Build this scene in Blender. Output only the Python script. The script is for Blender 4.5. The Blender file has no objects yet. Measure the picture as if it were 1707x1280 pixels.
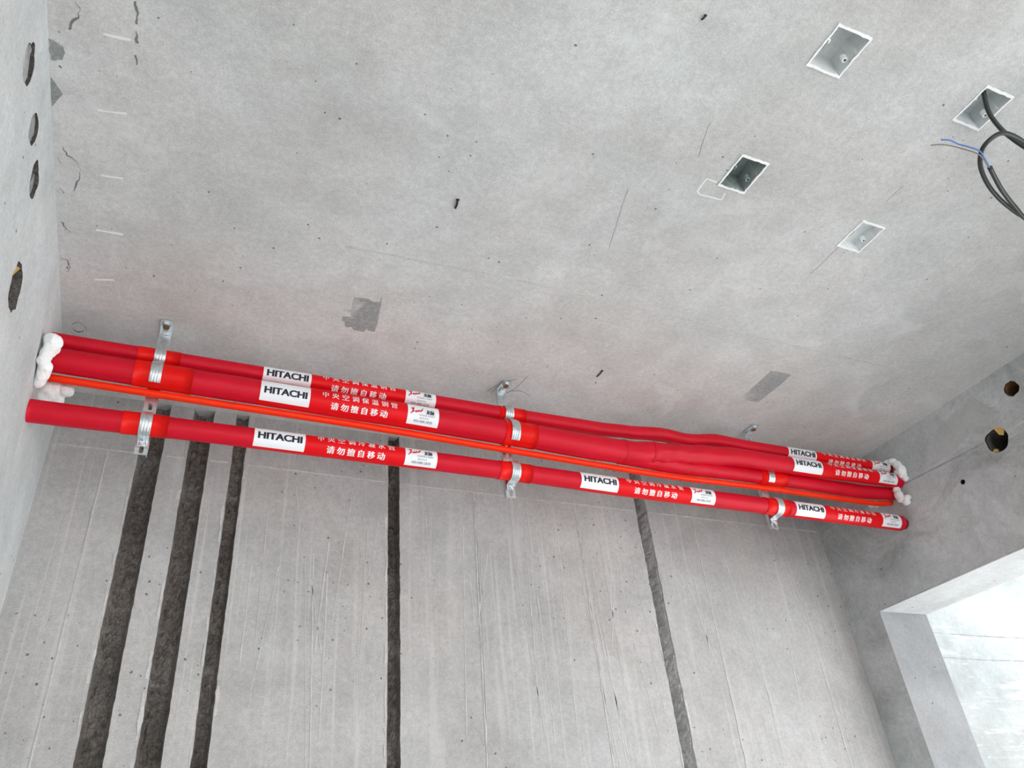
import bpy, bmesh, math, random
from mathutils import Vector, Matrix, noise
from mathutils.geometry import delaunay_2d_cdt

random.seed(7)
SC = bpy.context.scene
COL = SC.collection
PI = math.pi

# ------------------------------------------------------------------ camera
CAM_Z = 1.60                    # eye height; all "rel" heights are measured from here
F_PX = 1298.69                  # focal length in pixels of the 1707 x 1280 frame
RX, RY, RZ = 0.921373336, -0.384088241, 0.174803057


def rot():
    cx, sx, cy, sy, cz, sz = math.cos(RX), math.sin(RX), math.cos(RY), math.sin(RY), math.cos(RZ), math.sin(RZ)
    return (Matrix(((cz, -sz, 0), (sz, cz, 0), (0, 0, 1))) @ Matrix(((cy, 0, sy), (0, 1, 0), (-sy, 0, cy)))
            @ Matrix(((1, 0, 0), (0, cx, -sx), (0, sx, cx))))


RW = rot()                      # world -> camera axes (x right, y down, z forward)
cam_data = bpy.data.cameras.new('camera')
cam_data.sensor_fit = 'HORIZONTAL'
cam_data.sensor_width = 36.0
cam_data.lens = 36.0 * F_PX / 1707.0
cam_data.clip_start = 0.02
cam = bpy.data.objects.new('camera', cam_data)
COL.objects.link(cam)
m3 = Matrix((RW[0], -RW[1], -RW[2])).transposed()
cam.matrix_world = Matrix.Translation((0, 0, CAM_Z)) @ m3.to_4x4()
SC.camera = cam

# ------------------------------------------------------------------ light: bright overcast sky through the openings
world = bpy.data.worlds.new('overcast_sky')
SC.world = world
world.use_nodes = True
bg = world.node_tree.nodes['Background']
bg.inputs['Color'].default_value = (0.985, 0.99, 1.0, 1)
bg.inputs['Strength'].default_value = 3.6
SC.view_settings.view_transform = 'Standard'
SC.view_settings.look = 'None'
SC.view_settings.gamma = 1.0
SC.view_settings.use_curve_mapping = False
SC.view_settings.exposure = 0.36
try:
    SC.cycles.max_bounces = 16
    SC.cycles.diffuse_bounces = 10
except Exception:
    pass

# ------------------------------------------------------------------ room measures (metres)
XL, XR = -0.295, 2.160          # side walls
YB, YF = 1.933, -2.40           # back wall, wall behind the camera
ZC = CAM_Z + 1.20               # ceiling
WT = 0.213                      # wall thickness
OP_Y0, OP_Y1, OP_Z = -1.30, 1.796, CAM_Z + 0.714   # opening in the right wall


def ray(px, py):
    return RW.transposed() @ Vector((px - 853.5, py - 640.0, F_PX))


def on_z(px, py, z):
    v = ray(px, py)
    return v * ((z - CAM_Z) / v.z) + Vector((0, 0, CAM_Z))


def on_x(px, py, x):
    v = ray(px, py)
    return v * (x / v.x) + Vector((0, 0, CAM_Z))


def on_y(px, py, y):
    v = ray(px, py)
    return v * (y / v.y) + Vector((0, 0, CAM_Z))


# ------------------------------------------------------------------ materials
class NT:
    def __init__(self, name):
        self.m = bpy.data.materials.new(name)
        self.m.use_nodes = True
        self.t = self.m.node_tree
        self.b = self.t.nodes['Principled BSDF']

    def n(self, typ, **kw):
        nd = self.t.nodes.new(typ)
        for k, v in kw.items():
            if k.startswith('i_'):
                nd.inputs[k[2:].replace('_', ' ')].default_value = v
            else:
                setattr(nd, k, v)
        return nd

    def l(self, a, b):
        self.t.links.new(a, b)

    def ramp(self, src, p0, p1, c0=(0, 0, 0, 1), c1=(1, 1, 1, 1)):
        r = self.n('ShaderNodeValToRGB')
        r.color_ramp.elements[0].position = p0
        r.color_ramp.elements[1].position = p1
        r.color_ramp.elements[0].color = c0
        r.color_ramp.elements[1].color = c1
        self.l(src, r.inputs[0])
        return r.outputs[0]

    def math(self, op, a, b=None):
        m = self.n('ShaderNodeMath', operation=op)
        for i, v in enumerate((a, b)):
            if v is None:
                continue
            if isinstance(v, (int, float)):
                m.inputs[i].default_value = v
            else:
                self.l(v, m.inputs[i])
        return m.outputs[0]

    def mix(self, fac, a, b, mode='MIX'):
        m = self.n('ShaderNodeMix', data_type='RGBA', blend_type=mode)
        for sock, v in ((m.inputs[0], fac), (m.inputs[6], a), (m.inputs[7], b)):
            if isinstance(v, (int, float, tuple)):
                sock.default_value = v
            else:
                self.l(v, sock)
        return m.outputs[2]


def g(v, w=1.0, c=1.0):
    return (v * w, v, v * c, 1)


def plain(name, col, rough=0.5, metal=0.0, spec=0.5, coat=0.0):
    t = NT(name)
    t.b.inputs['Base Color'].default_value = (*col, 1)
    t.b.inputs['Roughness'].default_value = rough
    t.b.inputs['Metallic'].default_value = metal
    t.b.inputs['Specular IOR Level'].default_value = spec
    t.b.inputs['Coat Weight'].default_value = coat
    return t.m


def concrete(name, lo, hi, seed=0.0, pits=0.0, pit_scale=28.0, streak=0.0, streak_scale=(26, 26, 0.9),
             grain=0.12, blot=0.0, bump=0.25, stain=0.0, plane='xy'):
    t = NT(name)
    geo = t.n('ShaderNodeNewGeometry')
    mp = t.n('ShaderNodeMapping')
    mp.inputs['Location'].default_value = (seed, seed * 1.7, seed * 0.6)
    t.l(geo.outputs['Position'], mp.inputs[0])
    P = mp.outputs[0]

    def nz(scale, detail=6.0, rough=0.6, vec=P, dist=0.0):
        k = t.n('ShaderNodeTexNoise', i_Scale=scale, i_Detail=detail, i_Roughness=rough, i_Distortion=dist)
        t.l(vec, k.inputs['Vector'])
        return k.outputs[0]
    big = nz(2.2, 5, 0.55, dist=0.4)
    mid = nz(11.0, 8, 0.68, dist=0.3)
    fine = nz(85.0, 6, 0.75)
    base = t.mix(t.ramp(big, 0.36, 0.64), lo, hi)
    tint = nz(3.1, 3, 0.5)
    base = t.mix(t.math('MULTIPLY', t.ramp(tint, 0.42, 0.62), 0.35), base, (0.93, 1.0, 1.04, 1), 'MULTIPLY')
    # cloudy medium mottling
    base = t.mix(0.55, base, t.ramp(mid, 0.30, 0.72, (0.78, 0.78, 0.77, 1), (1.16, 1.16, 1.16, 1)), 'MULTIPLY')
    # fine grain
    base = t.mix(1.0, base, t.ramp(fine, 0.3, 0.7, (1 - grain, 1 - grain, 1 - grain, 1), (1 + grain, 1 + grain, 1 + grain, 1)), 'MULTIPLY')
    vfine = nz(300.0, 3, 0.7)
    base = t.mix(1.0, base, t.ramp(vfine, 0.33, 0.67, (1 - grain,) * 3 + (1,), (1 + grain * 0.8,) * 3 + (1,)), 'MULTIPLY')
    height = t.math('ADD', t.math('MULTIPLY', mid, 0.5), t.math('MULTIPLY', fine, 0.35))
    if blot:
        b = t.ramp(nz(4.6, 7, 0.62, dist=0.8), 0.58, 0.66)
        base = t.mix(t.math('MULTIPLY', b, blot), base, (0.72, 0.74, 0.74, 1))
    if streak:
        ms = t.n('ShaderNodeMapping')
        ms.inputs['Scale'].default_value = streak_scale
        t.l(P, ms.inputs[0])
        s1 = t.ramp(nz(1.0, 3, 0.6, vec=ms.outputs[0], dist=0.5), 0.56, 0.66)
        ms2 = t.n('ShaderNodeMapping')
        ms2.inputs['Scale'].default_value = tuple(v * (3.1 if v > 2 else 1.6) for v in streak_scale)
        t.l(P, ms2.inputs[0])
        s2 = t.ramp(nz(1.0, 2, 0.5, vec=ms2.outputs[0], dist=0.8), 0.60, 0.70)
        base = t.mix(t.math('MULTIPLY', s1, streak), base, (0.66, 0.65, 0.63, 1))
        base = t.mix(t.math('MULTIPLY', s2, streak * 0.9), base, (0.74, 0.73, 0.71, 1))
    if stain:
        s = t.ramp(nz(3.4, 8, 0.7, dist=1.2), 0.52, 0.70)
        base = t.mix(t.math('MULTIPLY', s, stain), base, (0.55, 0.56, 0.55, 1), 'MULTIPLY')
    if pits:
        vo = t.n('ShaderNodeTexVoronoi', i_Scale=pit_scale, voronoi_dimensions='2D')
        wob = t.n('ShaderNodeVectorMath', operation='ADD')
        t.l(P, wob.inputs[0])
        wn = t.n('ShaderNodeTexNoise', i_Scale=120.0)
        t.l(P, wn.inputs['Vector'])
        wsc = t.n('ShaderNodeVectorMath', operation='SCALE', i_Scale=0.006)
        t.l(wn.outputs[1], wsc.inputs[0])
        t.l(wsc.outputs[0], wob.inputs[1])
        sx = t.n('ShaderNodeSeparateXYZ')
        cx = t.n('ShaderNodeCombineXYZ')
        t.l(wob.outputs[0], sx.inputs[0])
        t.l(sx.outputs['xyz'.index(plane[0])], cx.inputs[0])
        t.l(sx.outputs['xyz'.index(plane[1])], cx.inputs[1])
        t.l(cx.outputs[0], vo.inputs['Vector'])
        sep = t.n('ShaderNodeSeparateColor')
        t.l(vo.outputs['Color'], sep.inputs[0])
        pick = t.math('LESS_THAN', sep.outputs[0], pits)
        size = t.math('MULTIPLY', t.math('POWER', sep.outputs[1], 2.5), 0.075)
        hit = t.math('LESS_THAN', vo.outputs['Distance'], t.math('ADD', size, 0.026))
        # only where a low frequency field allows clusters of pits
        cl = t.math('GREATER_THAN', nz(2.6, 2, 0.5), 0.47)
        msk = t.math('MULTIPLY', t.math('MULTIPLY', pick, hit), cl)
        base = t.mix(t.math('MULTIPLY', msk, 0.85), base, (0.11, 0.105, 0.10, 1))
        height = t.math('SUBTRACT', height, t.math('MULTIPLY', msk, 1.5))
    t.l(base, t.b.inputs['Base Color'])
    t.b.inputs['Roughness'].default_value = 0.9
    t.b.inputs['Specular IOR Level'].default_value = 0.25
    bp = t.n('ShaderNodeBump', i_Strength=bump, i_Distance=0.004)
    t.l(height, bp.inputs['Height'])
    t.l(bp.outputs[0], t.b.inputs['Normal'])
    return t.m


def soft_red(name, col, col2, rough=0.5, scuff=0.25, spec=0.22):
    t = NT(name)
    tc = t.n('ShaderNodeNewGeometry')
    k = t.n('ShaderNodeTexNoise', i_Scale=14.0, i_Detail=6.0, i_Roughness=0.65)
    t.l(tc.outputs['Position'], k.inputs['Vector'])
    base = t.mix(t.ramp(k.outputs[0], 0.35, 0.7), (*col, 1), (*col2, 1))
    mp = t.n('ShaderNodeMapping')
    mp.inputs['Scale'].default_value = (9, 40, 40)
    t.l(tc.outputs['Position'], mp.inputs[0])
    k2 = t.n('ShaderNodeTexNoise', i_Scale=3.0, i_Detail=8.0, i_Roughness=0.75)
    t.l(mp.outputs[0], k2.inputs['Vector'])
    base = t.mix(t.math('MULTIPLY', t.ramp(k2.outputs[0], 0.64, 0.72), scuff), base, (0.8, 0.25, 0.27, 1))
    t.l(base, t.b.inputs['Base Color'])
    t.b.inputs['Roughness'].default_value = rough
    t.b.inputs['Specular IOR Level'].default_value = spec
    bp = t.n('ShaderNodeBump', i_Strength=0.08, i_Distance=0.002)
    t.l(k2.outputs[0], bp.inputs['Height'])
    t.l(bp.outputs[0], t.b.inputs['Normal'])
    return t.m


def galvanised():
    t = NT('galvanised_steel')
    tc = t.n('ShaderNodeNewGeometry')
    k = t.n('ShaderNodeTexNoise', i_Scale=70.0, i_Detail=3.0, i_Roughness=0.6)
    t.l(tc.outputs['Position'], k.inputs['Vector'])
    t.l(t.ramp(k.outputs[0], 0.35, 0.65, (0.62, 0.67, 0.69, 1), (0.76, 0.80, 0.82, 1)), t.b.inputs['Base Color'])
    t.b.inputs['Metallic'].default_value = 0.92
    t.l(t.ramp(k.outputs[0], 0.3, 0.7, (0.27,) * 3 + (1,), (0.40,) * 3 + (1,)), t.b.inputs['Roughness'])
    return t.m


M = {}
M['ceiling'] = concrete('ceiling_concrete', (0.54, 0.53, 0.515, 1), (0.63, 0.625, 0.615, 1), 3.0, pits=0.10, pit_scale=36, blot=0.34, bump=0.3, grain=0.13, stain=0.08)
M['wall_left'] = concrete('left_wall_concrete', (0.50, 0.52, 0.52, 1), (0.60, 0.62, 0.62, 1), 8.0, pits=0.14, pit_scale=30, blot=0.34, grain=0.11, stain=0.14, plane='yz')
M['wall_back'] = concrete('back_wall_concrete', (0.42, 0.41, 0.40, 1), (0.50, 0.49, 0.48, 1), 13.0, pits=0.55, pit_scale=34, streak=0.26, bump=0.3, grain=0.13, stain=0.12, plane='xz')
M['wall_right'] = concrete('right_wall_concrete', (0.42, 0.43, 0.43, 1), (0.56, 0.57, 0.57, 1), 21.0, pits=0.05, pit_scale=30, blot=0.34, stain=0.7, grain=0.14, plane='yz')
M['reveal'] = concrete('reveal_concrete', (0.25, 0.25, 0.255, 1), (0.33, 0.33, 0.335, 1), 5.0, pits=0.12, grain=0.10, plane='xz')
M['chase'] = concrete('chase_rough_mortar', (0.085, 0.075, 0.068, 1), (0.25, 0.225, 0.205, 1), 2.0, grain=0.45, bump=1.0, stain=0.6, blot=0.12)
M['chase_pale'] = concrete('chase_pale_mortar', (0.38, 0.375, 0.365, 1), (0.48, 0.475, 0.465, 1), 6.0, grain=0.22, bump=0.8, stain=0.3)
M['patch'] = concrete('patch_mortar', (0.28, 0.285, 0.28, 1), (0.37, 0.375, 0.37, 1), 1.0, grain=0.2, blot=0.5)
M['patch_pale'] = concrete('patch_pale_mortar', (0.46, 0.475, 0.47, 1), (0.53, 0.545, 0.54, 1), 1.5, grain=0.08)
M['balcony'] = concrete('balcony_plaster', (0.39, 0.41, 0.41, 1), (0.54, 0.56, 0.56, 1), 4.0, streak=0.3, streak_scale=(3.0, 20, 22), grain=0.10, stain=0.2)
M['floor'] = concrete('floor_concrete', (0.58, 0.57, 0.55, 1), (0.68, 0.67, 0.65, 1), 9.0)
M['chalk'] = plain('chalk', (0.80, 0.80, 0.80), 0.95, spec=0.1)
M['seam'] = concrete('seam_ridge', (0.54, 0.535, 0.525, 1), (0.60, 0.595, 0.585, 1), 3.5, grain=0.12)
M['seam_dark'] = plain('seam_dark_gap', (0.20, 0.195, 0.19), 0.95, spec=0.1)  # dark grey of joint gaps and ceiling cracks
M['joint_soft'] = plain('joint_soft_grey', (0.33, 0.335, 0.34), 0.95, spec=0.1)
M['hole'] = plain('hole_dark', (0.03, 0.026, 0.024), 0.95, spec=0.1)
M['sleeve_brown'] = concrete('hole_sleeve', (0.16, 0.075, 0.03, 1), (0.30, 0.15, 0.06, 1), 2.0, grain=0.3)
M['tape_yellow'] = plain('yellow_tape_scrap', (0.58, 0.37, 0.12), 0.7)
M['red'] = soft_red('red_foam_sleeve', (0.56, 0.0, 0.013), (0.65, 0.0, 0.022), 0.5, 0.16, 0.28)
M['red_print'] = soft_red('red_printed_film', (0.72, 0.0, 0.004), (0.78, 0.0, 0.006), 0.45, 0.04)
M['red_tape'] = soft_red('red_tape', (0.74, 0.002, 0.001), (0.80, 0.004, 0.002), 0.4, 0.05)
M['orange'] = soft_red('orange_conduit', (0.95, 0.028, 0.003), (0.98, 0.04, 0.004), 0.4, 0.0)
M['red_inner'] = plain('red_cut_end', (0.30, 0.0, 0.01), 0.8)
M['label'] = plain('white_label', (0.86, 0.87, 0.90), 0.4)
M['ink'] = plain('dark_ink', (0.018, 0.018, 0.035), 0.5)
M['ink_grey'] = plain('grey_ink', (0.16, 0.18, 0.20), 0.5)
M['logo'] = plain('logo_red', (0.62, 0.012, 0.012), 0.5)
M['white_ink'] = plain('white_ink', (0.92, 0.86, 0.86), 0.5)
M['zinc'] = galvanised()
M['bolt_rust'] = plain('rusty_anchor', (0.20, 0.12, 0.06), 0.7, metal=0.4)
M['foam'] = concrete('white_sealing_foam', (0.86, 0.86, 0.84, 1), (0.93, 0.93, 0.92, 1), 4.0, grain=0.03, bump=0.3)
M['box'] = concrete('box_white_plastic', (0.66, 0.68, 0.68, 1), (0.78, 0.80, 0.80, 1), 6.0, grain=0.06)
M['box_rim'] = plain('box_rim_white', (0.93, 0.94, 0.94), 0.6)
M['box_dark'] = concrete('box_mouldy_inside', (0.10, 0.14, 0.13, 1), (0.52, 0.58, 0.56, 1), 7.0, grain=0.2, stain=0.8)
M['cable'] = plain('black_cable', (0.018, 0.024, 0.023), 0.38)
M['wire_blue'] = plain('blue_wire', (0.07, 0.20, 0.55), 0.4)
M['wire_grey'] = plain('grey_brown_wire', (0.20, 0.17, 0.15), 0.5)
M['black'] = plain('black_iron', (0.02, 0.02, 0.02), 0.6)


# ------------------------------------------------------------------ helpers
def mesh_obj(name, verts, faces, mat, parent=None, smooth=False, mats=None, idx=None):
    me = bpy.data.meshes.new(name)
    me.from_pydata([tuple(v) for v in verts], [], faces)
    if mats:
        for k in mats:
            me.materials.append(M[k])
        if idx:
            me.polygons.foreach_set('material_index', idx)
    else:
        me.materials.append(M[mat])
    if smooth:
        me.polygons.foreach_set('use_smooth', [True] * len(me.polygons))
    me.validate()
    me.update()
    o = bpy.data.objects.new(name, me)
    COL.objects.link(o)
    if parent:
        attach(o, parent)
    return o


def attach(o, parent):
    o.parent = parent
    o.matrix_parent_inverse = Matrix.Translation(-Vector(parent.location))


def thing(name, label, cat, loc, group=None):
    e = bpy.data.objects.new(name, None)
    e.empty_display_size = 0.02
    e.location = loc
    COL.objects.link(e)
    tag(e, label, cat, group)
    return e


def tag(o, label, cat, group=None):
    o['label'] = label
    o['category'] = cat
    if group:
        o['group'] = group
    return o


def struct(o, label, cat='structure'):
    o['kind'] = 'structure'
    o['label'] = label
    o['category'] = cat
    return o


def box_vf(x0, x1, y0, y1, z0, z1):
    v = [(x, y, z) for z in (z0, z1) for y in (y0, y1) for x in (x0, x1)]
    f = [(0, 2, 3, 1), (4, 5, 7, 6), (0, 1, 5, 4), (2, 6, 7, 3), (0, 4, 6, 2), (1, 3, 7, 5)]
    return v, f


def join_vf(parts):
    V, F = [], []
    for v, f in parts:
        o = len(V)
        V += list(v)
        F += [tuple(i + o for i in q) for q in f]
    return V, F


def bevel_obj(o, w, seg=2):
    m = o.modifiers.new('bevel', 'BEVEL')
    m.width = w
    m.segments = seg
    m.limit_method = 'ANGLE'
    return o


def inside(p, poly):
    x, y = p
    r = False
    for i in range(len(poly)):
        x1, y1 = poly[i]
        x2, y2 = poly[i - 1]
        if (y1 > y) != (y2 > y) and x < (x2 - x1) * (y - y1) / (y2 - y1) + x1:
            r = not r
    return r


def cdt_fill(outer, holes):
    pts, edges = [], []
    for poly in [outer] + holes:
        o = len(pts)
        pts += [Vector(p) for p in poly]
        edges += [(o + i, o + (i + 1) % len(poly)) for i in range(len(poly))]
    V, E_, F, *_ = delaunay_2d_cdt(pts, edges, [], 0, 1e-6)
    keep = []
    for f in F:
        c = sum((V[i] for i in f), Vector((0, 0))) / len(f)
        if inside(c, outer) and not any(inside(c, h) for h in holes):
            keep.append(tuple(f))
    return [tuple(v) for v in V], keep


def slab(name, outer, holes, to3, thick, mats, parent=None, depths=None):
    """Plate with holes: face at w=0, back at w=thick; a hole with its own depth gets a bottom."""
    depths = depths or [None] * len(holes)
    V, F, I = [], [], []
    v2, f2 = cdt_fill(outer, holes)
    V += [to3(a, b, 0) for a, b in v2]
    F += f2
    I += [0] * len(f2)
    through = [h for h, d in zip(holes, depths) if d is None]
    v3, f3 = cdt_fill(outer, through)
    o = len(V)
    V += [to3(a, b, thick) for a, b in v3]
    F += [tuple(i + o for i in reversed(f)) for f in f3]
    I += [0] * len(f3)
    for k, (poly, d) in enumerate([(outer, None)] + list(zip(holes, depths))):
        dd = thick if d is None else d
        o = len(V)
        n = len(poly)
        V += [to3(a, b, 0) for a, b in poly] + [to3(a, b, dd) for a, b in poly]
        mi = 0 if k == 0 else (1 if d is not None else min(2, len(mats) - 1))
        for i in range(n):
            j = (i + 1) % n
            F.append((o + i, o + j, o + n + j, o + n + i))
            I.append(mi)
        if d is not None:
            F.append(tuple(o + n + i for i in range(n)))
            I.append(1)
    return mesh_obj(name, V, F, None, parent, mats=mats, idx=I)


def circle(cx, cy, r, n=24, jag=0.0, seed=0):
    out = []
    for i in range(n):
        a = 2 * PI * i / n
        rr = r * (1 + jag * noise.noise((math.cos(a) * 2 + seed, math.sin(a) * 2, seed * 3.1)))
        out.append((cx + rr * math.cos(a), cy + rr * math.sin(a)))
    return out


def catmull(pts, n):
    """Smooth list of tuples, n samples per span."""
    P = [Vector(p) for p in pts]
    P = [P[0] * 2 - P[1]] + P + [P[-1] * 2 - P[-2]]
    out = []
    for i in range(1, len(P) - 2):
        for k in range(n):
            t = k / n
            a, b, c, d = P[i - 1], P[i], P[i + 1], P[i + 2]
            out.append(0.5 * ((2 * b) + (c - a) * t + (2 * a - 5 * b + 4 * c - d) * t * t + (3 * b - a - 3 * c + d) * t ** 3))
    out.append(P[-2])
    return out


def tube(name, pts, rad, mat, parent=None, seg=12, caps=True):
    pts = [Vector(p) for p in pts]
    V, F = [], []
    up = None
    n = len(pts)
    for i, p in enumerate(pts):
        d = (pts[min(i + 1, n - 1)] - pts[max(i - 1, 0)]).normalized()
        if up is None:
            up = Vector((0, 0, 1)) if abs(d.z) < 0.9 else Vector((1, 0, 0))
        s = d.cross(up).normalized()
        up = s.cross(d).normalized()
        r = rad[i] if isinstance(rad, (list, tuple)) else rad
        for k in range(seg):
            a = 2 * PI * k / seg
            V.append(p + (s * math.cos(a) + up * math.sin(a)) * r)
    for i in range(n - 1):
        for k in range(seg):
            k2 = (k + 1) % seg
            F.append((i * seg + k, i * seg + k2, (i + 1) * seg + k2, (i + 1) * seg + k))
    if caps:
        F.append(tuple(reversed(range(seg))))
        F.append(tuple((n - 1) * seg + k for k in range(seg)))
    return mesh_obj(name, V, F, mat, parent, smooth=True)


def strip(name, line, width, mat, parent, to3, lift=0.0006, jag=0.0, seed=0):
    """Thin raised strip following a polyline on a surface."""
    V, F = [], []
    pts = []
    for i in range(len(line) - 1):
        a, b = Vector(line[i]), Vector(line[i + 1])
        k = max(1, int((b - a).length / (0.012 if jag < 2 else 0.003)))
        pts += [a.lerp(b, q / k) for q in range(k)]
    pts.append(Vector(line[-1]))
    n = len(pts)
    for i, p in enumerate(pts):
        d = (pts[min(i + 1, n - 1)] - pts[max(i - 1, 0)]).normalized()
        s = Vector((-d.y, d.x))
        w = width * 0.5 * (1 + jag * noise.noise((p.x * 40 + seed, p.y * 40, seed)))
        wob = jag * (0.0011 * noise.noise((p.x * 18, p.y * 18 + seed, 5.0)) + 0.0012 * noise.noise((p.x * 130, p.y * 130 + seed, 6.0)))
        w = max(w, 0.0001)
        for q in (p + s * (wob - w), p + s * (wob + w)):
            V.append(to3(q.x, q.y, -lift))
        for q in (p + s * (wob - w), p + s * (wob + w)):
            V.append(to3(q.x, q.y, 0.0005))
    for i in range(n - 1):
        a, b = i * 4, (i + 1) * 4
        F += [(a, a + 1, b + 1, b), (a, b, b + 2, a + 2), (a + 1, a + 3, b + 3, b + 1)]
    F += [(0, 2, 3, 1), ((n - 1) * 4, (n - 1) * 4 + 1, (n - 1) * 4 + 3, (n - 1) * 4 + 2)]
    return mesh_obj(name, V, F, mat, parent)


def polypatch(name, poly, mat, parent, to3, lift=0.001, jag=0.0, seed=0):
    pts = []
    for i in range(len(poly)):
        a, b = Vector(poly[i]), Vector(poly[(i + 1) % len(poly)])
        k = max(1, int((b - a).length / 0.006))
        for q in range(k):
            p = a.lerp(b, q / k)
            pts.append((p.x + jag * noise.noise((p.x * 90 + seed, p.y * 90, 1.0)), p.y + jag * noise.noise((p.x * 90, p.y * 90 + seed, 9.0))))
    v2, f2 = cdt_fill(pts, [])
    n = len(pts)
    V = [to3(a, b, -lift) for a, b in v2]
    F = list(f2)
    o = len(V)
    V += [to3(a, b, -lift) for a, b in pts] + [to3(a, b, 0.0005) for a, b in pts]
    F += [(o + i, o + (i + 1) % n, o + n + (i + 1) % n, o + n + i) for i in range(n)]
    return mesh_obj(name, V, F, mat, parent)


# surface frames: (a, b, w) with w > 0 going into the material
def ceil3(a, b, w):
    return (a, b, ZC + w)


def left3(a, b, w):             # a = y, b = z
    return (XL - w, a, b)


def right3(a, b, w):
    return (XR + w, a, b)


def back3(a, b, w):             # a = x, b = z
    return (a, YB + w, b)


# ------------------------------------------------------------------ the setting
BOXES = [  # x0, x1, y0, y1 of the ceiling box openings
    (0.905, 0.980, 0.424, 0.504), (1.266, 1.338, 0.418, 0.496),
    (0.921, 0.987, 0.711, 0.791), (1.298, 1.364, 0.768, 0.848)]


def box_outline(b, g_=0.0):
    x0, x1, y0, y1 = b
    x0, x1, y0, y1 = x0 - g_, x1 + g_, y0 - g_, y1 + g_
    ym = (y0 + y1) / 2
    e, h = 0.004, 0.011
    return [(x0, y0), (x1, y0), (x1, ym - h), (x1 - e, ym - h + 0.003), (x1 - e, ym + h - 0.003), (x1, ym + h), (x1, y1),
            (x0, y1), (x0, ym + h), (x0 + e, ym + h - 0.003), (x0 + e, ym - h + 0.003), (x0, ym - h)]


ceiling = slab('ceiling', [(XL - WT, YF - WT), (XR + WT, YF - WT), (XR + WT, YB + WT), (XL - WT, YB + WT)],
               [box_outline(b, 0.0005) for b in BOXES], ceil3, 0.16, ['ceiling', 'ceiling', 'ceiling'], depths=[0.06] * 4)
struct(ceiling, 'bare grey concrete ceiling slab with four square box openings', 'ceiling')

floor = mesh_obj('floor', *box_vf(XL - WT, XR + WT, YF - WT, YB + WT, -0.15, 0.0), 'floor')
struct(floor, 'bare concrete floor of the room', 'floor')

# left wall with round form-tie openings
LH = [(0.873, CAM_Z + 1.090, 0.033, 0.018), (0.994, CAM_Z + 1.092, 0.028, 0.014), (1.092, CAM_Z + 1.077, 0.030, 0.05), (1.202, CAM_Z + 0.930, 0.041, 0.12)]
lh_polys = [circle(y, z, r, 28, 0.28, i * 3 + 1) for i, (y, z, r, d) in enumerate(LH)]
wall_left = slab('wall_left', [(YF, 0), (YB, 0), (YB, ZC), (YF, ZC)], lh_polys, left3, WT, ['wall_left', 'chase', 'chase'], depths=[h[3] for h in LH])
struct(wall_left, 'pale smooth concrete side wall with a row of round holes under the ceiling', 'wall')

# right wall with doorway-like opening and two drilled holes
RH = [(1.092, CAM_Z + 1.127, 0.0225), (1.197, CAM_Z + 1.016, 0.035), (1.347, CAM_Z + 0.955, 0.0075)]
rh_polys = [circle(y, z, r, 28, 0.14, i * 5 + 2) for i, (y, z, r) in enumerate(RH)]
opening = [(OP_Y0, 0.02), (OP_Y1, 0.02), (OP_Y1, OP_Z), (OP_Y0, OP_Z)]
wall_right = slab('wall_right', [(YF, 0), (YB, 0), (YB, ZC), (YF, ZC)], [opening] + rh_polys, right3, WT,
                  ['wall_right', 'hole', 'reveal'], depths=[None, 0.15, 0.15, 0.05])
struct(wall_right, 'grey stained concrete wall with a wide opening and two drilled holes', 'wall')

# wall behind the camera, with a wide balcony door opening
wall_front = slab('wall_front', [(XL - WT, 0), (XR + WT, 0), (XR + WT, ZC), (XL - WT, ZC)],
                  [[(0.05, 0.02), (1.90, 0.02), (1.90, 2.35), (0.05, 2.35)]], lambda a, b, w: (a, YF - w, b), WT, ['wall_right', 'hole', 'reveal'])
struct(wall_front, 'concrete wall with a wide balcony door opening', 'wall')

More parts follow.
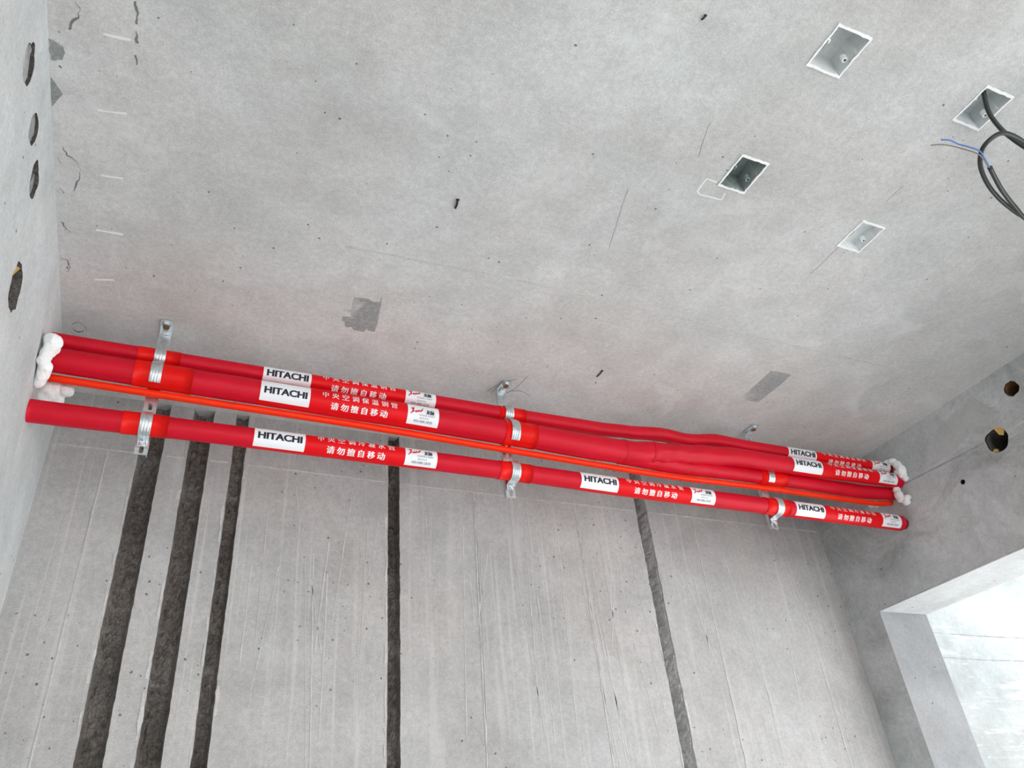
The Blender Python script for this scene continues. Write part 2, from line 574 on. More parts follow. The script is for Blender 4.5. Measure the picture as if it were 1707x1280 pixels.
# back wall: one sheet with chases cut into it
CH = [  # x0, x1, depth, edge jag, material index
    (-0.096, -0.042, 0.034, 0.0016, 1), (0.018, 0.069, 0.034, 0.0016, 1), (0.127, 0.160, 0.026, 0.0016, 1),
    (0.555, 0.588, 0.026, 0.0016, 1), (1.383, 1.425, 0.052, 0.0030, 2)]
rows = [0.0, 0.5, 1.0, 1.5]
z = 1.70
while z < ZC - 0.001:
    rows.append(z)
    z += 0.006
rows.append(ZC)
V, F, I = [], [], []
ncol = None
for zi, zz in enumerate(rows):
    cols = []
    prev = XL - WT
    for ci, (a, b, d, jg, mi) in enumerate(CH):
        na = noise.noise((zz * 21, ci * 7.3, 1.0)) + 0.7 * noise.noise((zz * 70, ci * 3.3, 4.0)) + 0.5 * max(0, noise.noise((zz * 33, ci, 8.0))) ** 2 * 4
        nb = noise.noise((zz * 19, ci * 5.1, 11.0)) + 0.7 * noise.noise((zz * 64, ci * 2.7, 14.0)) - 0.6 * max(0, noise.noise((zz * 29, ci, 18.0))) ** 2 * 4
        drift = 0.0022 * noise.noise((zz * 3.0, ci * 9.0, 2.0))
        xa = a - jg * 0.8 * na + drift
        xb = b - jg * 0.8 * nb + drift
        for q in range(4):
            cols.append((prev + (xa - prev) * q / 4, 0.0, 0))
        cols.append((xa, 0.0, mi))
        K = 12
        for q in range(K + 1):
            t = q / K
            x = xa + 0.0015 + (xb - xa - 0.003) * t
            prof = min(1.0, 4.5 * min(t, 1 - t) + 0.45) if mi == 1 else min(1.0, 1.35 - 1.30 * t)
            dep = d * prof + 0.011 * noise.noise((x * 70, zz * 60, 3.0)) + 0.006 * noise.noise((x * 170, zz * 150, 7.0))
            cols.append((x, max(0.004, dep), mi))
        cols.append((xb, 0.0, 0))
        prev = xb
    for q in range(1, 5):
        cols.append((prev + (XR + WT - prev) * q / 4, 0.0, 0))
    ncol = len(cols)
    for x, d, mi in cols:
        V.append((x, YB + d, zz))
    if zi:
        o0, o1 = (zi - 1) * ncol, zi * ncol
        for c in range(ncol - 1):
            F.append((o0 + c, o0 + c + 1, o1 + c + 1, o1 + c))
            I.append(cols[c][2])
o = len(V)
bv, bf = box_vf(XL - WT, XR + WT, YB + 0.06, YB + WT, 0, ZC)
V += bv
F += [tuple(i + o for i in f) for f in bf]
I += [0] * len(bf)
wall_back = mesh_obj('wall_back', V, F, None, mats=['wall_back', 'chase', 'chase_pale'], idx=I)
struct(wall_back, 'streaked concrete back wall with dark vertical chases cut into it', 'wall')

# pale broken lips along the chase edges
for ci, (a, b, d, jg, mi) in enumerate(CH):
    zz = 1.86
    while zz < 2.70:
        ln = random.uniform(0.02, 0.10)
        sd = -1 if random.random() < 0.72 else 1
        xx = a - 0.0042 if sd < 0 else b + 0.0042
        strip('broken_lip', [(xx, zz), (xx + random.uniform(-0.002, 0.0008), zz + ln)], random.uniform(0.002, 0.0055), 'seam', wall_back, back3, 0.0012, 1.9, ci * 10 + zz)
        zz += ln + random.uniform(0.01, 0.12)

# formwork joints of the back wall
zj = CAM_Z + 1.045
for x0, x1 in ((-0.29, -0.105), (-0.03, 0.012), (0.075, 0.12), (0.168, 0.548), (0.60, 1.372), (1.43, 2.15)):
    strip('formwork_joint', [(x0, zj + 0.002 * math.sin(x0 * 9)), (x1, zj + 0.002 * math.sin(x1 * 9))], 0.0030, 'seam', wall_back, back3, 0.0022, 0.9, x0)
for x0, x1 in ((0.815, 0.800), (1.155, 1.170), (1.60, 1.585), (1.985, 1.975), (-0.165, -0.18)):
    strip('formwork_joint', [(x0, zj - 0.004), (x1, 1.2)], 0.0034, 'seam', wall_back, back3, 0.0012, 0.8, x0)
    if x0 in (1.155, 0.815):
      strip('joint_gap', [(x0 + 0.0026, zj - 0.03), (x1 + 0.0026, 1.2)], 0.0014, 'seam_dark', wall_back, back3, 0.0004, 0.9, x0 + 3)

# dried laitance runs on the back wall
for k in range(46):
    x = random.uniform(0.2, 2.05)
    if any(a - 0.02 < x < b + 0.02 for a, b, *_ in CH):
        continue
    z0 = zj - random.uniform(0.0, 0.35)
    ln = random.uniform(0.15, 0.7)
    dx = random.uniform(-0.05, 0.05)
    if any(a - 0.02 < x + dx * q < b + 0.02 for a, b, *_ in CH for q in (0.5, 1)):
        continue
    strip('laitance_run', [(x, z0), (x + dx * 0.5, z0 - ln * 0.5), (x + dx, z0 - ln)], random.uniform(0.0012, 0.0032), 'seam', wall_back, back3, 0.0007, 0.9, k)

# right wall: pour joint, plaster patches
strip('pour_joint', [(1.235, CAM_Z + 1.027), (1.30, CAM_Z + 1.030), (1.50, CAM_Z + 1.040), (1.92, CAM_Z + 1.043)], 0.004, 'joint_soft', wall_right, right3, 0.0005, 0.9, 2)
strip('pour_joint', [(0.6, CAM_Z + 1.013), (1.158, CAM_Z + 1.024)], 0.004, 'seam', wall_right, right3, 0.001, 0.9, 3)
polypatch('plaster_patch', [(1.205, CAM_Z + 1.172), (1.150, CAM_Z + 1.085), (1.240, CAM_Z + 1.078), (1.345, CAM_Z + 1.050), (1.425, CAM_Z + 1.046), (1.36, CAM_Z + 1.14)], 'patch_pale', wall_right, right3, 0.0008, 0.008, 4)

M['soffit'] = concrete('soffit_plaster_lit', (0.60, 0.60, 0.60, 1), (0.70, 0.70, 0.70, 1), 7.0, streak=0.3, streak_scale=(30, 3, 30), grain=0.10, pits=0.05)  # pale plaster; light from the ground below is also put into its colour
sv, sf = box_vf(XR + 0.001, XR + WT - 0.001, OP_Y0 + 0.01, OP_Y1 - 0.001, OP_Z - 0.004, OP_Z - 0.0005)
mesh_obj('lintel_plaster_lit', sv, sf, 'soffit', wall_right)

# holes: brown sleeves and scraps
for k in (0, 1):
    y, zc, r = RH[k]
    ring = circle(y, zc, r * 0.97, 28, 0.14, k * 5 + 2)
    n = len(ring)
    V = [right3(a, b, 0.004) for a, b in ring] + [right3(a, b, 0.11) for a, b in ring]
    V += [right3(y + (a - y) * 0.95, zc + (b - zc) * 0.95, 0.004) for a, b in ring] + [right3(y + (a - y) * 0.95, zc + (b - zc) * 0.95, 0.11) for a, b in ring]
    F = []
    for i in range(n):
        j = (i + 1) % n
        F += [(i, j, n + j, n + i), (2 * n + i, 3 * n + i, 3 * n + j, 2 * n + j), (i, 2 * n + i, 2 * n + j, j)]
    mesh_obj('hole_sleeve', V, F, 'sleeve_brown' if k == 0 else 'chase', wall_right)
y, zc, r = RH[1]
mesh_obj('tape_scrap', [right3(y - 0.029, zc + 0.028, 0.0), right3(y - 0.006, zc + 0.036, -0.002), right3(y - 0.010, zc + 0.012, 0.004), right3(y - 0.020, zc + 0.005, 0.006), right3(y - 0.029, zc + 0.014, 0.002),
                         right3(y - 0.029, zc + 0.028, 0.002), right3(y - 0.006, zc + 0.036, 0.0), right3(y - 0.010, zc + 0.012, 0.006), right3(y - 0.020, zc + 0.005, 0.008), right3(y - 0.029, zc + 0.014, 0.004)],
         [(0, 1, 2, 3, 4), (9, 8, 7, 6, 5), (0, 5, 6, 1), (1, 6, 7, 2), (2, 7, 8, 3), (3, 8, 9, 4), (4, 9, 5, 0)], 'tape_yellow', wall_right)
mesh_obj('tape_scrap', [right3(y + 0.010, zc - 0.033, -0.001), right3(y + 0.028, zc - 0.026, -0.001), right3(y + 0.020, zc - 0.018, 0.004), right3(y + 0.012, zc - 0.024, 0.004),
                         right3(y + 0.010, zc - 0.033, 0.001), right3(y + 0.028, zc - 0.026, 0.001), right3(y + 0.020, zc - 0.018, 0.006), right3(y + 0.012, zc - 0.024, 0.006)],
         [(0, 1, 2, 3), (7, 6, 5, 4), (0, 4, 5, 1), (1, 5, 6, 2), (2, 6, 7, 3), (3, 7, 4, 0)], 'tape_yellow', wall_right)
y, zc, r, d = LH[3]
mesh_obj('tape_scrap', [left3(y - 0.030, zc + 0.022, 0.001), left3(y - 0.008, zc + 0.036, 0.001), left3(y + 0.002, zc + 0.022, 0.012), left3(y - 0.018, zc + 0.010, 0.012),
                         left3(y - 0.030, zc + 0.022, 0.003), left3(y - 0.008, zc + 0.036, 0.003), left3(y + 0.002, zc + 0.022, 0.014), left3(y - 0.018, zc + 0.010, 0.014)],
         [(0, 1, 2, 3), (7, 6, 5, 4), (0, 4, 5, 1), (1, 5, 6, 2), (2, 6, 7, 3), (3, 7, 4, 0)], 'tape_yellow', wall_left)

for k in (0, 1):
    polypatch('mortar_plug', [(a_ + (LH[k][0] - a_) * 0.05, b_ + (LH[k][1] - b_) * 0.05) for a_, b_ in lh_polys[k]], 'patch', wall_left, lambda a, b, w: left3(a, b, w + 0.006 + 0.004 * noise.noise((a * 90, b * 90, 2.0))), 0.001, 0.002, k)
polypatch('mortar_plug', [(LH[2][0] + 0.002, LH[2][1] - 0.030), (LH[2][0] + 0.026, LH[2][1] - 0.016), (LH[2][0] + 0.029, LH[2][1] + 0.008), (LH[2][0] + 0.012, LH[2][1] + 0.026), (LH[2][0] + 0.006, LH[2][1])], 'patch', wall_left, lambda a, b, w: left3(a, b, w + 0.008), 0.002, 0.003, 9)

# ceiling marks: patches, chalk, joints, chips by the left wall
def cz(px, py):
    p = on_z(px, py, ZC)
    return (p.x, p.y)


polypatch('mortar_patch', [cz(*q) for q in ((591, 495), (614, 498), (622, 503), (633, 503), (637, 494), (636, 503), (629, 540), (624, 553), (614, 551), (611, 547), (607, 553), (590, 550), (586, 545), (576, 545), (575, 537), (570, 534), (571, 527), (585, 528), (584, 520), (572, 518), (574, 514), (586, 515))], 'patch', ceiling, ceil3, 0.0006, 0.0015, 3)
polypatch('mortar_patch', [cz(*q) for q in ((1286, 618), (1319, 624), (1300, 642), (1264, 670), (1233, 665))], 'patch', ceiling, ceil3, 0.0006, 0.002, 8)
polypatch('mortar_patch', [(XL + 0.0005, 0.975), (-0.277, 1.003), (XL + 0.0005, 1.036)], 'patch', ceiling, ceil3, 0.0008, 0.001, 5)
polypatch('mortar_patch', [(XL + 0.0005, 0.905), (-0.272, 0.91), (-0.276, 0.935), (XL + 0.0005, 0.94)], 'patch', ceiling, ceil3, 0.0008, 0.004, 6)
for a, b in (((172, 56), (218, 67)), ((163, 184), (211, 189)), ((168, 292), (205, 297)), ((160, 383), (205, 391)), ((158, 466), (190, 467))):
    strip('chalk_mark', [cz(*a), cz(*b)], 0.0042, 'chalk', ceiling, ceil3, 0.0004, 0.9, a[0])
strip('chalk_outline', [cz(*q) for q in ((1195, 304), (1178, 298), (1163, 318), (1166, 324), (1202, 333), (1209, 322))], 0.0030, 'chalk', ceiling, ceil3, 0.0004, 0.7, 6)
for ln in ([(1505, 310), (1478, 336)], [(1400, 411), (1352, 457)], [(1185, 205), (1165, 262)], [(1048, 315), (1016, 415)]):
    strip('formwork_ridge', [cz(*q) for q in ln], 0.0036, 'seam', ceiling, ceil3, 0.0009, 0.8, ln[0][0])
strip('formwork_ridge', [(0.25, 1.205), (0.6, 1.188), (1.05, 1.186), (1.45, 1.193), (1.9, 1.19)], 0.006, 'seam', ceiling, ceil3, 0.0006, 1.2, 40)


def chips(line, w, seed):
    strip('spall_crack', [cz(*q) for q in line], w * 0.62, 'seam_dark', ceiling, ceil3, 0.0004, 2.6, seed)


chips([(104, 243), (113, 258), (125, 266), (133, 281), (131, 296), (122, 318)], 0.0022, 3)
chips([(96, 262), (103, 272)], 0.003, 4)
chips([(99, 312), (108, 322)], 0.004, 5)
chips([(126, 2), (135, 14), (131, 30), (118, 38), (114, 48)], 0.0030, 6)
chips([(104, 370), (112, 382), (118, 388)], 0.0022, 7)
chips([(101, 430), (112, 434), (117, 446), (114, 454)], 0.0022, 8)
chips([(226, 2), (229, 18), (228, 40)], 0.0046, 9)
chips([(228, 52), (228, 72)], 0.0034, 10)
chips([(227, 92), (228, 108)], 0.0028, 11)
chips([(121, 548), (131, 553), (139, 550)], 0.0030, 12)
chips([(120, 540), (130, 536), (141, 542), (145, 552)], 0.0016, 13)

# the balcony beyond the right opening
bal_wall = mesh_obj('wall_balcony', *box_vf(XR + WT + 0.001, 5.0, 1.90, 2.12, 0.0, 3.6), 'balcony')
struct(bal_wall, 'bright plastered balcony side wall seen through the opening', 'wall')
for zj2, w in ((CAM_Z + 0.685, 0.003), (CAM_Z + 0.60, 0.004)):
    strip('pour_joint', [(XR + WT + 0.01, zj2 + 0.004), (2.75, zj2), (3.1, zj2 + 0.003), (3.6, zj2 - 0.004)], w, 'joint_soft', bal_wall, lambda a, b, w_: (a, 1.90 + w_, b), 0.0006, 1.6, zj2 * 10)
bal_floor = mesh_obj('floor_balcony', *box_vf(XR + WT + 0.001, 4.2, YF - WT, 1.899, -0.15, -0.01), 'balcony')
struct(bal_floor, 'pale concrete balcony floor outside the opening', 'floor')

shade_slab = mesh_obj('added_shade_slab', *box_vf(XR + WT + 0.001, 4.2, YF - WT, 1.899, 2.95, 3.10), 'balcony')  # unseen slab, added to keep high sky light off the balcony wall
struct(shade_slab, 'unseen pale slab added over the balcony to cut high sky light', 'ceiling')

# ------------------------------------------------------------------ ceiling junction boxes
BOX_LABELS = [
    'square white ceiling box recess with clean grey inside, no cable, apart from the others',
    'square white ceiling box recess with a black cable hanging out',
    'square ceiling box recess with dark mouldy green inside beside a chalk outline',
    'square ceiling box recess filled pale with cement beside a formwork ridge']
for bi, b in enumerate(BOXES):
    x0, x1, y0, y1 = b
    root = thing('junction_box', BOX_LABELS[bi], 'junction box', ((x0 + x1) / 2, (y0 + y1) / 2, ZC), 'ceiling junction boxes')
    depth = [0.046, 0.046, 0.05, 0.024][bi]
    im = 'box_dark' if bi == 2 else 'box'
    out, inn = box_outline(b, 0.0), box_outline(b, -0.0025)
    n = len(out)
    V = [(*p, ZC - 0.0008) for p in out] + [(*p, ZC - 0.0008) for p in inn] + [(*p, ZC + depth) for p in inn] + [(*p, ZC + depth + 0.002) for p in out]
    F, I = [], []
    for i in range(n):
        j = (i + 1) % n
        F += [(n + i, 2 * n + i, 2 * n + j, n + j), (i, j, 3 * n + j, 3 * n + i)]
    F += [tuple(reversed(range(2 * n, 3 * n))), tuple(range(3 * n, 4 * n))]
    mesh_obj('body', V, F, im, root)
    # rim: four jagged white lips, wider on the sides that run across the room
    V, F = [], []
    wx, wy = (0.0036, 0.0044)
    oo = [(x0 - 0.001, y0 - 0.002), (x1 + 0.001, y0 - 0.002), (x1 + 0.001, y1 + 0.002), (x0 - 0.001, y1 + 0.002)]
    ii = [(x0 + wx * 0.6, y0 + wy * 0.6), (x1 - wx * 0.6, y0 + wy * 0.6), (x1 - wx * 0.6, y1 - wy * 0.6), (x0 + wx * 0.6, y1 - wy * 0.6)]
    OO, II = [], []
    for s in range(4):
        for q in range(14):
            t = q / 14
            for dst, src, am in ((OO, oo, 0.0016), (II, ii, 0.0014)):
                ax, ay = src[s]
                bx, by = src[(s + 1) % 4]
                px, py = ax + (bx - ax) * t, ay + (by - ay) * t
                dst.append((px + am * noise.noise((px * 120 + bi, py * 120, am * 999)), py + am * noise.noise((px * 120, py * 120 + bi * 5, am * 555))))
    n = len(OO)
    V = [(*p, ZC - 0.0022) for p in OO] + [(*p, ZC - 0.0022) for p in II] + [(*p, ZC + 0.002) for p in OO] + [(*p, ZC + 0.001) for p in II]
    for i in range(n):
        j = (i + 1) % n
        F += [(i, j, n + j, n + i), (i, 2 * n + i, 2 * n + j, j), (n + i, n + j, 3 * n + j, 3 * n + i)]
    mesh_obj('rim', V, F, 'box_rim', root)
    # screw lugs with a hole, on the two long sides
    for sx in (0, 1):
        if bi == 3 and sx == 0:
            continue
        lx = x1 - 0.009 if sx else x0 + 0.009
        yy = (y0 + y1) / 2 + (0.012 if sx else -0.006)
        ring = circle(lx, yy, 0.0055, 14)
        hole = circle(lx, yy, 0.0022, 10)
        lug = slab('screw_lug', ring, [hole], lambda a, c, w: (a, c, ZC + 0.006 + w), 0.012, ['box_rim' if bi != 2 else 'box_dark', 'hole', 'hole'], root, depths=[0.008])
    # conduit mouth in a side
    if bi in (0, 1, 2):
        ring = circle((x0 + x1) / 2 - 0.012, (y0 + y1) / 2 - 0.016, 0.010, 18)
        V = [(a, c, ZC + depth - 0.006) for a, c in ring] + [(a, c, ZC + depth + 0.001) for a, c in ring]
        k = len(ring)
        F = [(i, (i + 1) % k, k + (i + 1) % k, k + i) for i in range(k)] + [tuple(range(k))]
        mesh_obj('conduit_mouth', V, F, im, root)

# ------------------------------------------------------------------ black cable hanging from one box
def cp(px, py, zrel):
    return on_z(px, py, CAM_Z + zrel)


cable = thing('electric_cable', 'black electric cable looping down from the ceiling box, blue and grey cores bared', 'cable', (1.29, 0.44, ZC))
pts = [Vector((1.281, 0.428, ZC + 0.040)), Vector((1.280, 0.432, ZC + 0.012)), cp(1648, 186, 1.185), cp(1667, 213, 1.165), cp(1690, 233, 1.145), cp(1722, 256, 1.12), cp(1752, 290, 1.10),
       cp(1748, 335, 1.09), cp(1715, 362, 1.085), cp(1682, 345, 1.08), cp(1652, 315, 1.08), cp(1635, 280, 1.085), cp(1637, 250, 1.09), cp(1655, 229, 1.10), cp(1676, 222, 1.11),
       cp(1705, 236, 1.112), cp(1735, 268, 1.10), cp(1750, 315, 1.09), cp(1735, 362, 1.075), cp(1712, 366, 1.07), cp(1692, 345, 1.066), cp(1671, 318, 1.064), cp(1657, 293, 1.066), cp(1650, 279, 1.068)]
tube('sheath', catmull(pts, 8), 0.0043, 'cable', cable, 12)
e = pts[-1]
tube('blue_core', catmull([pts[-2], e, cp(1641, 263, 1.07), cp(1632, 251, 1.073), cp(1612, 244, 1.08), cp(1597, 240, 1.088), cp(1584, 234, 1.09), cp(1569, 233, 1.092)], 6), 0.0014, 'wire_blue', cable, 8)
tube('grey_core', catmull([pts[-2] + Vector((0, 0, .001)), e + Vector((-.001, .001, 0)), cp(1640, 266, 1.068), cp(1629, 256, 1.07), cp(1608, 249, 1.078), cp(1590, 244, 1.085), cp(1570, 241, 1.087), cp(1552, 242, 1.088)], 6), 0.0012, 'wire_grey', cable, 8)

# ------------------------------------------------------------------ hanging brackets
STRUT_Y = 1.612
BR = [-0.0765, 0.783, 1.633]
BR_LABEL = ['galvanised hanging strut whose bolt foot shows fully, before the three dark wall chases',
            'galvanised hanging strut with stray tie wire around its ceiling bolt',
            'galvanised hanging strut nearest the wall with the wide opening']
ZS = CAM_Z + 0.868
BW = 0.026
for bi, bx in enumerate(BR):
    root = thing('hanging_bracket', BR_LABEL[bi], 'bracket', (bx, STRUT_Y, ZC), 'hanging pipe brackets')
    holes = []
    zz = ZS + 0.012
    while zz < ZC - 0.03:
        w, h = 0.0045, 0.009
        holes.append([(bx + w * math.cos(a), zz + (h - w) * (1 if math.sin(a) > 0 else -1) * (1 if abs(math.sin(a)) > 1e-6 else 0) + w * math.sin(a)) for a in [2 * PI * (i + 0.5) / 14 for i in range(14)]])
        zz += 0.036
    slab('strut', [(bx - BW / 2, ZS), (bx + BW / 2, ZS), (bx + BW / 2, ZC - 0.002), (bx - BW / 2, ZC - 0.002)], holes, lambda a, b, w: (a, STRUT_Y + w, b), 0.0022, ['zinc', 'zinc', 'zinc'], root)
    for s in (-1, 1):
        xa = bx + s * BW / 2
        bevel_obj(mesh_obj('flange', *box_vf(min(xa, xa - s * 0.002), max(xa, xa - s * 0.002), STRUT_Y + 0.0022, STRUT_Y + 0.012, ZS, ZC - 0.003), 'zinc', root), 0.0005)
    # foot plate bolted to the ceiling
    fy0 = STRUT_Y - 0.046
    foot = slab('foot_plate', [(bx - BW / 2, fy0 + 0.003), (bx - BW / 2 + 0.003, fy0), (bx + BW / 2 - 0.003, fy0), (bx + BW / 2, fy0 + 0.003), (bx + BW / 2, STRUT_Y + 0.002), (bx - BW / 2, STRUT_Y + 0.002)],
                [circle(bx, fy0 + 0.016, 0.0080, 18)], lambda a, b, w: (a, b, ZC - 0.0045 + w), 0.0035, ['zinc', 'zinc', 'zinc'], root)
    bolt = mesh_obj('anchor_bolt', *join_vf([([(bx + r * math.cos(2 * PI * i / 6), fy0 + 0.016 + r * math.sin(2 * PI * i / 6), zz) for zz in (ZC - 0.010, ZC - 0.0045) for r in (0.0105,) for i in range(6)],
                                              [tuple(range(5, -1, -1)), tuple(range(6, 12))] + [(i, (i + 1) % 6, 6 + (i + 1) % 6, 6 + i) for i in range(6)])]), 'zinc', root)
    ring = circle(bx, fy0 + 0.016, 0.0074, 16)
    k = len(ring)
    mesh_obj('bolt_end', [(a, b, ZC - 0.0125) for a, b in ring] + [(a, b, ZC - 0.002) for a, b in ring], [tuple(reversed(range(k)))] + [(i, (i + 1) % k, k + (i + 1) % k, k + i) for i in range(k)], 'bolt_rust', root)
    # slotted nut block just behind the bolt
    bevel_obj(mesh_obj('weld_gusset', *box_vf(bx - 0.007, bx + 0.007, STRUT_Y - 0.012, STRUT_Y - 0.0005, ZC - 0.012, ZC - 0.0045), 'zinc', root), 0.002)

# stray tie wire at the middle bracket
tw = thing('tie_wire', 'thin grey tie wire strands poking out at a bracket bolt', 'wire', (BR[1], 1.58, ZC))
for a, b, c in (((812, 652), (838, 638), (862, 632)), ((845, 655), (862, 645), (879, 627)), ((818, 655), (828, 645), (836, 636)), ((850, 652), (868, 652), (884, 660))):
    tube('strand', catmull([on_z(*a, ZC - 0.004), on_z(*b, ZC - 0.012), on_z(*c, ZC - 0.003)], 5), 0.0007, 'wire_grey', tw, 6)

# ------------------------------------------------------------------ pipes
def interp(tab, x):
    if x <= tab[0][0]:
        return tab[0][1:]
    for i in range(len(tab) - 1):
        a, b = tab[i], tab[i + 1]
        if x <= b[0]:
            t = (x - a[0]) / (b[0] - a[0])
            t = t * t * (3 - 2 * t)
            return tuple(p + (q - p) * t for p, q in zip(a[1:], b[1:]))
    return tab[-1][1:]


R_ = lambda z_: CAM_Z + z_
TOP = [(-0.31, 1.594, R_(1.1095), 0.0180), (0.40, 1.593, R_(1.1085), 0.0185), (0.80, 1.592, R_(1.1045), 0.0195), (1.06, 1.590, R_(1.1045), 0.0195),
       (1.16, 1.588, R_(1.108), 0.0190), (1.26, 1.580, R_(1.1115), 0.0200), (1.36, 1.575, R_(1.106), 0.0180), (1.46, 1.572, R_(1.117), 0.0195), (1.58, 1.570, R_(1.114), 0.0178), (1.75, 1.568, R_(1.112), 0.0185), (2.00, 1.566, R_(1.112), 0.0185), (2.165, 1.566, R_(1.113), 0.0185)]
MID = [(-0.31, 1.582, R_(1.052), 0.0270), (0.10, 1.5795, R_(1.0475), 0.0292), (0.40, 1.5775, R_(1.0432), 0.0308), (0.78, 1.576, R_(1.0365), 0.0320), (1.04, 1.574, R_(1.0295), 0.0340), (1.14, 1.574, R_(1.030), 0.0335),
       (1.24, 1.568, R_(1.038), 0.0315), (1.38, 1.560, R_(1.048), 0.0292), (1.50, 1.555, R_(1.057), 0.0278), (1.75, 1.550, R_(1.055), 0.0262), (2.00, 1.545, R_(1.056), 0.0240), (2.10, 1.545, R_(1.056), 0.0225), (2.165, 1.547, R_(1.055), 0.0200)]
LOW = [(1.10, 1.582, R_(1.022), 0.0250), (1.30, 1.586, R_(1.018), 0.0235), (1.55, 1.587, R_(1.022), 0.0215), (1.80, 1.588, R_(1.024), 0.0210), (2.00, 1.586, R_(1.022), 0.0225), (2.165, 1.586, R_(1.030), 0.0200)]
BOT = [(-0.2945, 1.588, R_(0.925), 0.0242), (0.1, 1.5885, R_(0.929), 0.0228), (0.7, 1.5885, R_(0.930), 0.0230), (1.2, 1.588, R_(0.925), 0.0240), (2.0, 1.588, R_(0.926), 0.0240), (2.146, 1.588, R_(0.926), 0.0240)]


class Pipe:
    def __init__(self, name, label, tab, x0, x1, mat, wrinkle=0.0, host=None, group='red insulated pipes'):
        self.tab = tab
        y, zc, r = interp(tab, (x0 + x1) / 2)
        L = math.hypot(y, zc - CAM_Z)
        # around-the-pipe angle 0 faces the open room below and in front of the pipe
        self.ec = Vector((0, -y / L, -(zc - CAM_Z) / L))
        self.eu = Vector((0, -(zc - CAM_Z) / L, y / L))
        self.root = host or thing(name, label, 'pipe', (x0, y, zc), group)
        self.wr = wrinkle
        self.sleeve = self.band('branch_sleeve' if host else 'sleeve', x0, x1, 0.0, -PI, PI, mat, True, 0.008)

    def pt(self, x, phi, off=0.0):
        y, zc, r = interp(self.tab, x)
        if self.wr:
            w = math.exp(-((x - 1.27) / 0.17) ** 2)
            r *= 1 + w * self.wr * (noise.noise((x * 16, math.cos(phi) * 1.3, math.sin(phi) * 1.3)) + 0.35 * noise.noise((x * 60, math.cos(phi) * 3, math.sin(phi) * 3)))
        return Vector((x, y, zc)) + (self.ec * math.cos(phi) + self.eu * math.sin(phi)) * (r + off)

    def band(self, name, x0, x1, off, p0, p1, mat, closed=False, dx=0.01, parent=None, edge=False):
        n = max(2, int((x1 - x0) / dx) + 1)
        m = 44 if closed else max(6, int((p1 - p0) / 0.12))
        V, F = [], []
        for i in range(n):
            x = x0 + (x1 - x0) * i / (n - 1)
            for k in range(m if closed else m + 1):
                V.append(self.pt(x, p0 + (p1 - p0) * k / m, off))
        w = m if closed else m + 1
        for i in range(n - 1):
            for k in range(m):
                k2 = (k + 1) % m if closed else k + 1
                F.append((i * w + k, (i + 1) * w + k, (i + 1) * w + k2, i * w + k2))
        if closed:
            F.append(tuple(reversed(range(m))))
            F.append(tuple((n - 1) * m + k for k in range(m)))
        o = mesh_obj(name, V, F, mat, parent or self.root, smooth=True)
        if closed:
            o.data.polygons[-1].use_smooth = False
            o.data.polygons[-2].use_smooth = False
        return o

    def tape(self, x0, x1, parent=None):
        return self.band('tape_wrap', x0, x1, 0.0014, -PI, PI, 'red_tape', True, 0.02, parent=parent)


# lettering meshes -------------------------------------------------
_cache = {}


def text_mesh(s, bold):
    key = (s, bold)
    if key in _cache:
        return _cache[key]
    cu = bpy.data.curves.new('lettering_source', 'FONT')
    cu.body = s
    cu.size = 1.0
    cu.offset = bold
    cu.resolution_u = 3
    ob = bpy.data.objects.new('lettering_source', cu)
    COL.objects.link(ob)
    dg = bpy.context.evaluated_depsgraph_get()
    me = bpy.data.meshes.new_from_object(ob.evaluated_get(dg))
    bpy.data.objects.remove(ob)
    bpy.data.curves.remove(cu)
    bm = bmesh.new()
    bm.from_mesh(me)
    bpy.data.meshes.remove(me)
    bmesh.ops.triangulate(bm, faces=bm.faces[:])
    if bm.verts:
        lo = min(v.co.y for v in bm.verts)
        hi = max(v.co.y for v in bm.verts)
        for q in range(1, 6):
            y = lo + (hi - lo) * q / 6
            bmesh.ops.bisect_plane(bm, geom=bm.verts[:] + bm.edges[:] + bm.faces[:], plane_co=(0, y, 0), plane_no=(0, 1, 0))
    bm.verts.index_update()
    V = [(v.co.x, v.co.y) for v in bm.verts]
    F = [tuple(v.index for v in f.verts) for f in bm.faces]
    bm.free()
    x0, x1 = min(v[0] for v in V), max(v[0] for v in V)
    y0, y1 = min(v[1] for v in V), max(v[1] for v in V)
    _cache[key] = (V, F, (x0, x1, y0, y1))
    return _cache[key]


def wrap_text(pipe, name, items, mat, parent, off):
    """items: (string, bold, centre x, centre arc v, width, height, phi centre)"""
    VV, FF = [], []
    for s, bold, cx, cv, w, h, phc in items:
        V, F, (x0, x1, y0, y1) = text_mesh(s, bold)
        o = len(VV)
        for a, b in V:
            x = cx + ((a - x0) / (x1 - x0) - 0.5) * w
            v = cv + ((b - y0) / (y1 - y0) - 0.5) * h
            r = interp(pipe.tab, x)[2]
            VV.append(pipe.pt(x, phc + v / r, off))
        FF += [tuple(i + o for i in f) for f in F]
    return mesh_obj(name, VV, FF, mat, parent)


LOGO = [(127, 315), (140, 285), (155, 265), (160, 240), (155, 226), (135, 222), (142, 205), (165, 196), (183, 190), (183, 207), (178, 230), (174, 256), (190, 256), (200, 240), (208, 235),
        (215, 251), (230, 240), (237, 224), (245, 225), (250, 241), (265, 228), (275, 215), (286, 198), (301, 168), (298, 197), (289, 231), (270, 260), (262, 252), (250, 264), (243, 258), (225, 273), (218, 268), (205, 281), (197, 274), (190, 266), (170, 276), (155, 291), (138, 311)]


